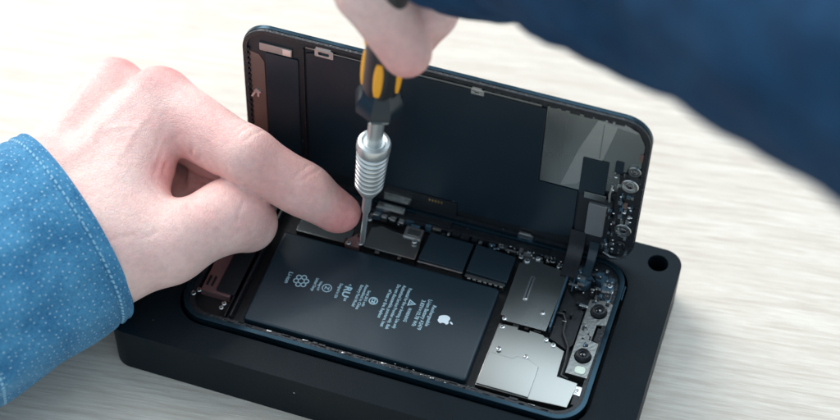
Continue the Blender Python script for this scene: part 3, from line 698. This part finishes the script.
fingers = [
 [(M1, P1, 11.2, 8.8), (P1, D1, 8.8, 8.0), (D1, T1, 8.0, 6.5), (V(-24, 55, 33), V(2, 45, 35.5), 8, 7.2, 5), (V(14, 44, 36), V(28, 45, 28), 9.2, 8.4, 4), (V(34, 46, 24), V(42, 49, 14), 7.8, 6.6, 3)],
 [(M2, P2, 10, 8.8), (P2, D2, 8.8, 8.2), (D2, T2, 8.2, 7)],
 [(M3, P3, 9.4, 8.2), (P3, D3, 8.2, 8), (D3, T3, 8, 7)],
 [(M4, P4, 8.8, 8), (P4, D4, 8, 7.2), (D4, T4, 7.2, 6.4)],
 [(TM, TI, 12.6, 11.8), (TI, TT_, 11.8, 10.6)],
]
creases = [(V(-14.5, 43, 16.5), V(-18, 56, 16), 2.4, 2.5), (V(-14, 44.6, 17.6), V(-2, 44.0, 18.6), .9, 1.6), (V(10, 36, 37.5), V(10, 38, 34.5), .6, 2), (V(31, 40.4, 22), V(32, 39.4, 27), .6, 2)]
flush = [(T1, 10, 1.0), (D1, 9, .65), (V(20, 42, 34), 13, .45), (V(-4, 46, 40), 12, .35), (V(12, 34, 12), 9, .35), (V(-27, 70, 46), 8, 1.0), (V(-47, 76, 38), 7, 1.0), (V(-10, 32, 34), 7, .65), (V(-6, 44, 34), 8, .5), (TT_, 8, .25), (V(0, 36, 28), 8, .35), (P2, 14, .5), (P1, 8, .25)]
folds = [
 (V(-14, 46.2, 18.4), V(-1, 43.7, 18.8), 1.6, 1.1),
 # folds between the index root and the thumb web
 (V(-12, 30, 34), V(-6, 42, 40), .8, .9), (V(-8, 32, 34), V(-1, 42, 39), .6, .8), (V(-16, 26, 35), V(-14, 42, 42), .5, 1.0), (V(-16, 22, 37), V(-3, 20, 37), .45, .8), (V(-20, 30, 37), V(-18, 44, 43), .3, 1.0),
 # index finger joints
 (V(9, 41, 50), V(14, 55, 47), .35, .6), (V(12, 40, 49), V(17, 54, 46), .35, .6), (V(7, 42, 50), V(11, 55, 48), .25, .6),
 (V(9, 36, 42), V(12, 37, 34), .5, .7), (V(13, 36, 41), V(15, 38, 34), .4, .7), (V(30, 41, 32), V(30, 40, 22), .45, .6), (V(33, 41, 30), V(33, 40, 22), .3, .5),
 (V(31, 42, 34), V(36, 52, 32), .25, .5), (V(29, 43, 35), V(34, 52, 33), .25, .5),
 # thumb joint and thenar
 (V(2, 18, 30), V(-3, 24, 34), .3, .7), (V(4, 19, 30), V(-1, 26, 33), .3, .6), (V(14, 24, 26), V(16, 30, 32), .35, .6), (V(-14, 2, 30), V(-4, 8, 32), .22, .8), (V(-24, -6, 32), V(-10, 4, 34), .22, .9),
 # tendons and veins on the back of the hand
 (V(-44, 24, 40), V(-30, 58, 50), -.55, 2.2), (V(-56, 30, 36), V(-52, 62, 44), -.45, 2.0), (V(-36, 12, 40), V(-40, 44, 46), -.35, 1.1), (V(-28, 20, 41), V(-24, 48, 48), -.3, 1.1), (V(-38, 34, 45), V(-26, 40, 44), -.3, 1.0)]
me = hand_mesh('left_hand', palm, fingers, creases=creases, flush=flush, kf=5, kj=4, lines=folds, h=.7)
link('left_hand', me, 'skin', lp, smooth=None)

def sleeve(name, m, parent, C, rs, ru, up=(0, 0, 1), nu=160, nv=90, fold=1.5, seed=0, thick=1.2, hem=True, fs=(.05, .02)):
    """tube of cloth round a centre line; C list of points (mm), rs/ru half-widths sideways / upwards"""
    P = [Vector(c) for c in C]
    seg = [0]
    for a, b in zip(P, P[1:]): seg.append(seg[-1]+(b-a).length)
    T = seg[-1]
    def at(lst, s):
        s = max(0, min(T-1e-6, s)); i = max(k for k in range(len(seg)) if seg[k] <= s); i = min(i, len(seg)-2)
        t = (s-seg[i])/(seg[i+1]-seg[i]);
        def g(k): return lst[max(0, min(len(lst)-1, k))]
        p0, p1, p2, p3 = g(i-1), g(i), g(i+1), g(i+2)
        return .5*((2*p1)+(p2-p0)*t+(2*p0-5*p1+4*p2-p3)*t*t+(3*p1-p0-3*p2+p3)*t**3)
    b = bmesh.new(); uvl = b.loops.layers.uv.new('UVMap'); rings = []; UV = {}
    for j in range(nv+1):
        s = T*j/nv; c = at(P, s); d = (at(P, s+1)-at(P, s-1)).normalized()
        side = d.cross(Vector(up)).normalized(); u2 = side.cross(d)
        a_, b_ = at([Vector((x, 0, 0)) for x in rs], s).x, at([Vector((x, 0, 0)) for x in ru], s).x
        ring = []
        for i in range(nu):
            th = 2*math.pi*i/nu; cx, sx = math.cos(th), math.sin(th)
            q = Vector((cx*3.0+seed, sx*3.0, s*fs[0]))
            nse = noise.noise(q)*.6+noise.noise(Vector((cx*1.5+s*fs[1], sx*1.5+seed, s*fs[0]*.5)))
            w = noise.noise(Vector((cx*9+seed, sx*9, s*.09)))*.16
            k = fold*(nse+w)*(min(1, s/25)*.85+.15)
            if hem:
                k += .45*math.exp(-((s-1.2)/1.2)**2) - .8*math.exp(-((s-6.9)/.6)**2) + .35*math.exp(-((s-5)/1.6)**2)
            p = c+side*cx*(a_+k)+u2*sx*(b_+k)
            v = b.verts.new(p); ring.append(v); UV[v] = (i/nu*2*math.pi*(a_+b_)/2*S, s*S)
        rings.append(ring)
    Cir = None
    for j in range(nv):
        for i in range(nu):
            k = (i+1) % nu; f = b.faces.new([rings[j][i], rings[j][k], rings[j+1][k], rings[j+1][i]])
            for lp_ in f.loops:
                u, v = UV[lp_.vert]
                if k == 0 and lp_.vert in (rings[j][0], rings[j+1][0]): u = 2*math.pi*(rs[0]+ru[0])/2*S
                lp_[uvl].uv = (u, v)
    me = bpy.data.meshes.new(name); bmesh.ops.recalc_face_normals(b, faces=b.faces); b.to_mesh(me); b.free()
    o = link(name, me, m, parent, smooth=None)
    md = o.modifiers.new('thick', 'SOLIDIFY'); md.thickness = thick*S; md.offset = -1
    return o

lc = [(-40, 11, 18), (-51, -5, 17), (-66, -26, 16), (-86, -50, 15), (-104, -74, 14), (-140, -104, 16), (-190, -140, 18)]
sleeve('shirt_sleeve', 'cloth', lp, lc[1:], [34, 38, 44, 49, 53, 56], [32, 34, 35, 36, 38, 40], fold=2.6, seed=4.2, hem=False)
cu = sleeve('shirt_cuff', 'cuffcloth', lp, lc[:3]+[(-74, -36, 15.8)], [37, 39, 42, 43.5], [36, 36.5, 36, 36], fold=2.2, seed=1.3, nu=240, nv=160)

# ================================================================== RIGHT HAND
rp = thing('person', 'right hand and blue sleeve, its shade side coloured in, reaching in from the top, gripping the screwdriver', 'person', (120, 100, 0))
palm = [(V(78, 86, 143), V(62, 86, 148), 17, 13), (V(78, 86, 143), V(50, 82, 147), 17, 12), (V(80, 84, 144), V(72, 78, 142), 16, 13), (V(114, 48, 172), V(78, 86, 143), 20, 17), (V(74, 84, 150), V(46, 74, 148), 14, 11)]
fingers = [
 [(V(46, 76, 147), V(56, 50, 127), 11.5, 11.2), (V(56, 50, 127), V(69, 46.5, 106.5), 11.2, 8)],
 [(V(56, 84, 146), V(75, 71, 130), 11, 10), (V(75, 71, 130), V(72, 60, 113), 10, 8.8), (V(72, 60, 113), V(68, 56, 104), 8.8, 7.6)],
 [(V(62, 90, 146), V(82, 80, 134), 11, 10), (V(82, 80, 134), V(77, 67, 121), 10, 8.6), (V(77, 67, 121), V(70, 65, 115), 8.6, 7.6)],
 [(V(70, 93, 146), V(85, 88, 140), 11, 10), (V(85, 88, 140), V(80, 77, 130), 9, 8.4), (V(80, 77, 130), V(73, 74, 126), 8.4, 7.6)],
 [(V(76, 95, 145), V(88, 94, 142), 10, 9), (V(88, 94, 142), V(83, 84, 137), 9, 8), (V(83, 84, 137), V(76, 81, 134), 8, 7)],
]
me = hand_mesh('right_hand', palm, fingers, flush=[(V(68, 40, 104), 9, .7), (V(74, 52, 100), 9, .5)], h=1.2)
link('right_hand', me, 'skin', rp, smooth=None)
rc = [(60, 81, 135), (104, 54.4, 165), (136, 24.4, 197.6), (170, -.5, 220.4), (204, -31.7, 240), (245, -68, 254), (290, -115, 266)]
sleeve('shirt_sleeve', 'shaded_cloth', rp, rc, [27, 30.6, 37.7, 40, 42.3, 43.4, 44], [27, 30.6, 37.7, 40, 42.3, 43.4, 44], fold=5, seed=9.1, thick=1.4, fs=(.035, .016))

# ================================================================== CAMERA
cam = bpy.data.cameras.new('camera'); co = bpy.data.objects.new('camera', cam); COL.objects.link(co)
rm = Matrix(((0.949758, -0.251156, 0.186765), (0.312555, 0.729768, -0.60807), (0.016426, 0.635893, 0.771602)))
co.matrix_world = Matrix.Translation((0.18728951, -0.31994461, 0.49642076)) @ rm.to_4x4()
cam.sensor_width = 36; cam.lens = 75.144; cam.clip_start = .01; cam.clip_end = 20
cam.dof.use_dof = True; cam.dof.focus_distance = .606; cam.dof.aperture_fstop = 6.5
scene.camera = co

# ================================================================== LIGHT
w = bpy.data.worlds.new('World'); scene.world = w; w.use_nodes = True
bg = w.node_tree.nodes['Background']; bg.inputs[0].default_value = (.62, .77, .90, 1); bg.inputs[1].default_value = .98
def area(name, loc, target, size, power, col):
    l = bpy.data.lights.new(name, 'AREA'); l.shape = 'RECTANGLE'; l.size, l.size_y = size; l.energy = power; l.color = col
    o = bpy.data.objects.new(name, l); COL.objects.link(o); o.location = loc
    o.rotation_euler = (Vector(target)-Vector(loc)).to_track_quat('-Z', 'Y').to_euler(); return o
area('window_light', (-1.2, .85, 1.25), (0, .1, 0), (1.3, 1.2), 41, (1, .98, .955))
area('ceiling_light', (.26, .60, 1.15), (.1, .03, 0), (.75, .55), 5, (.80, .92, 1))
scene.view_settings.view_transform = 'Standard'; scene.view_settings.look = 'None'
scene.render.engine = 'CYCLES'
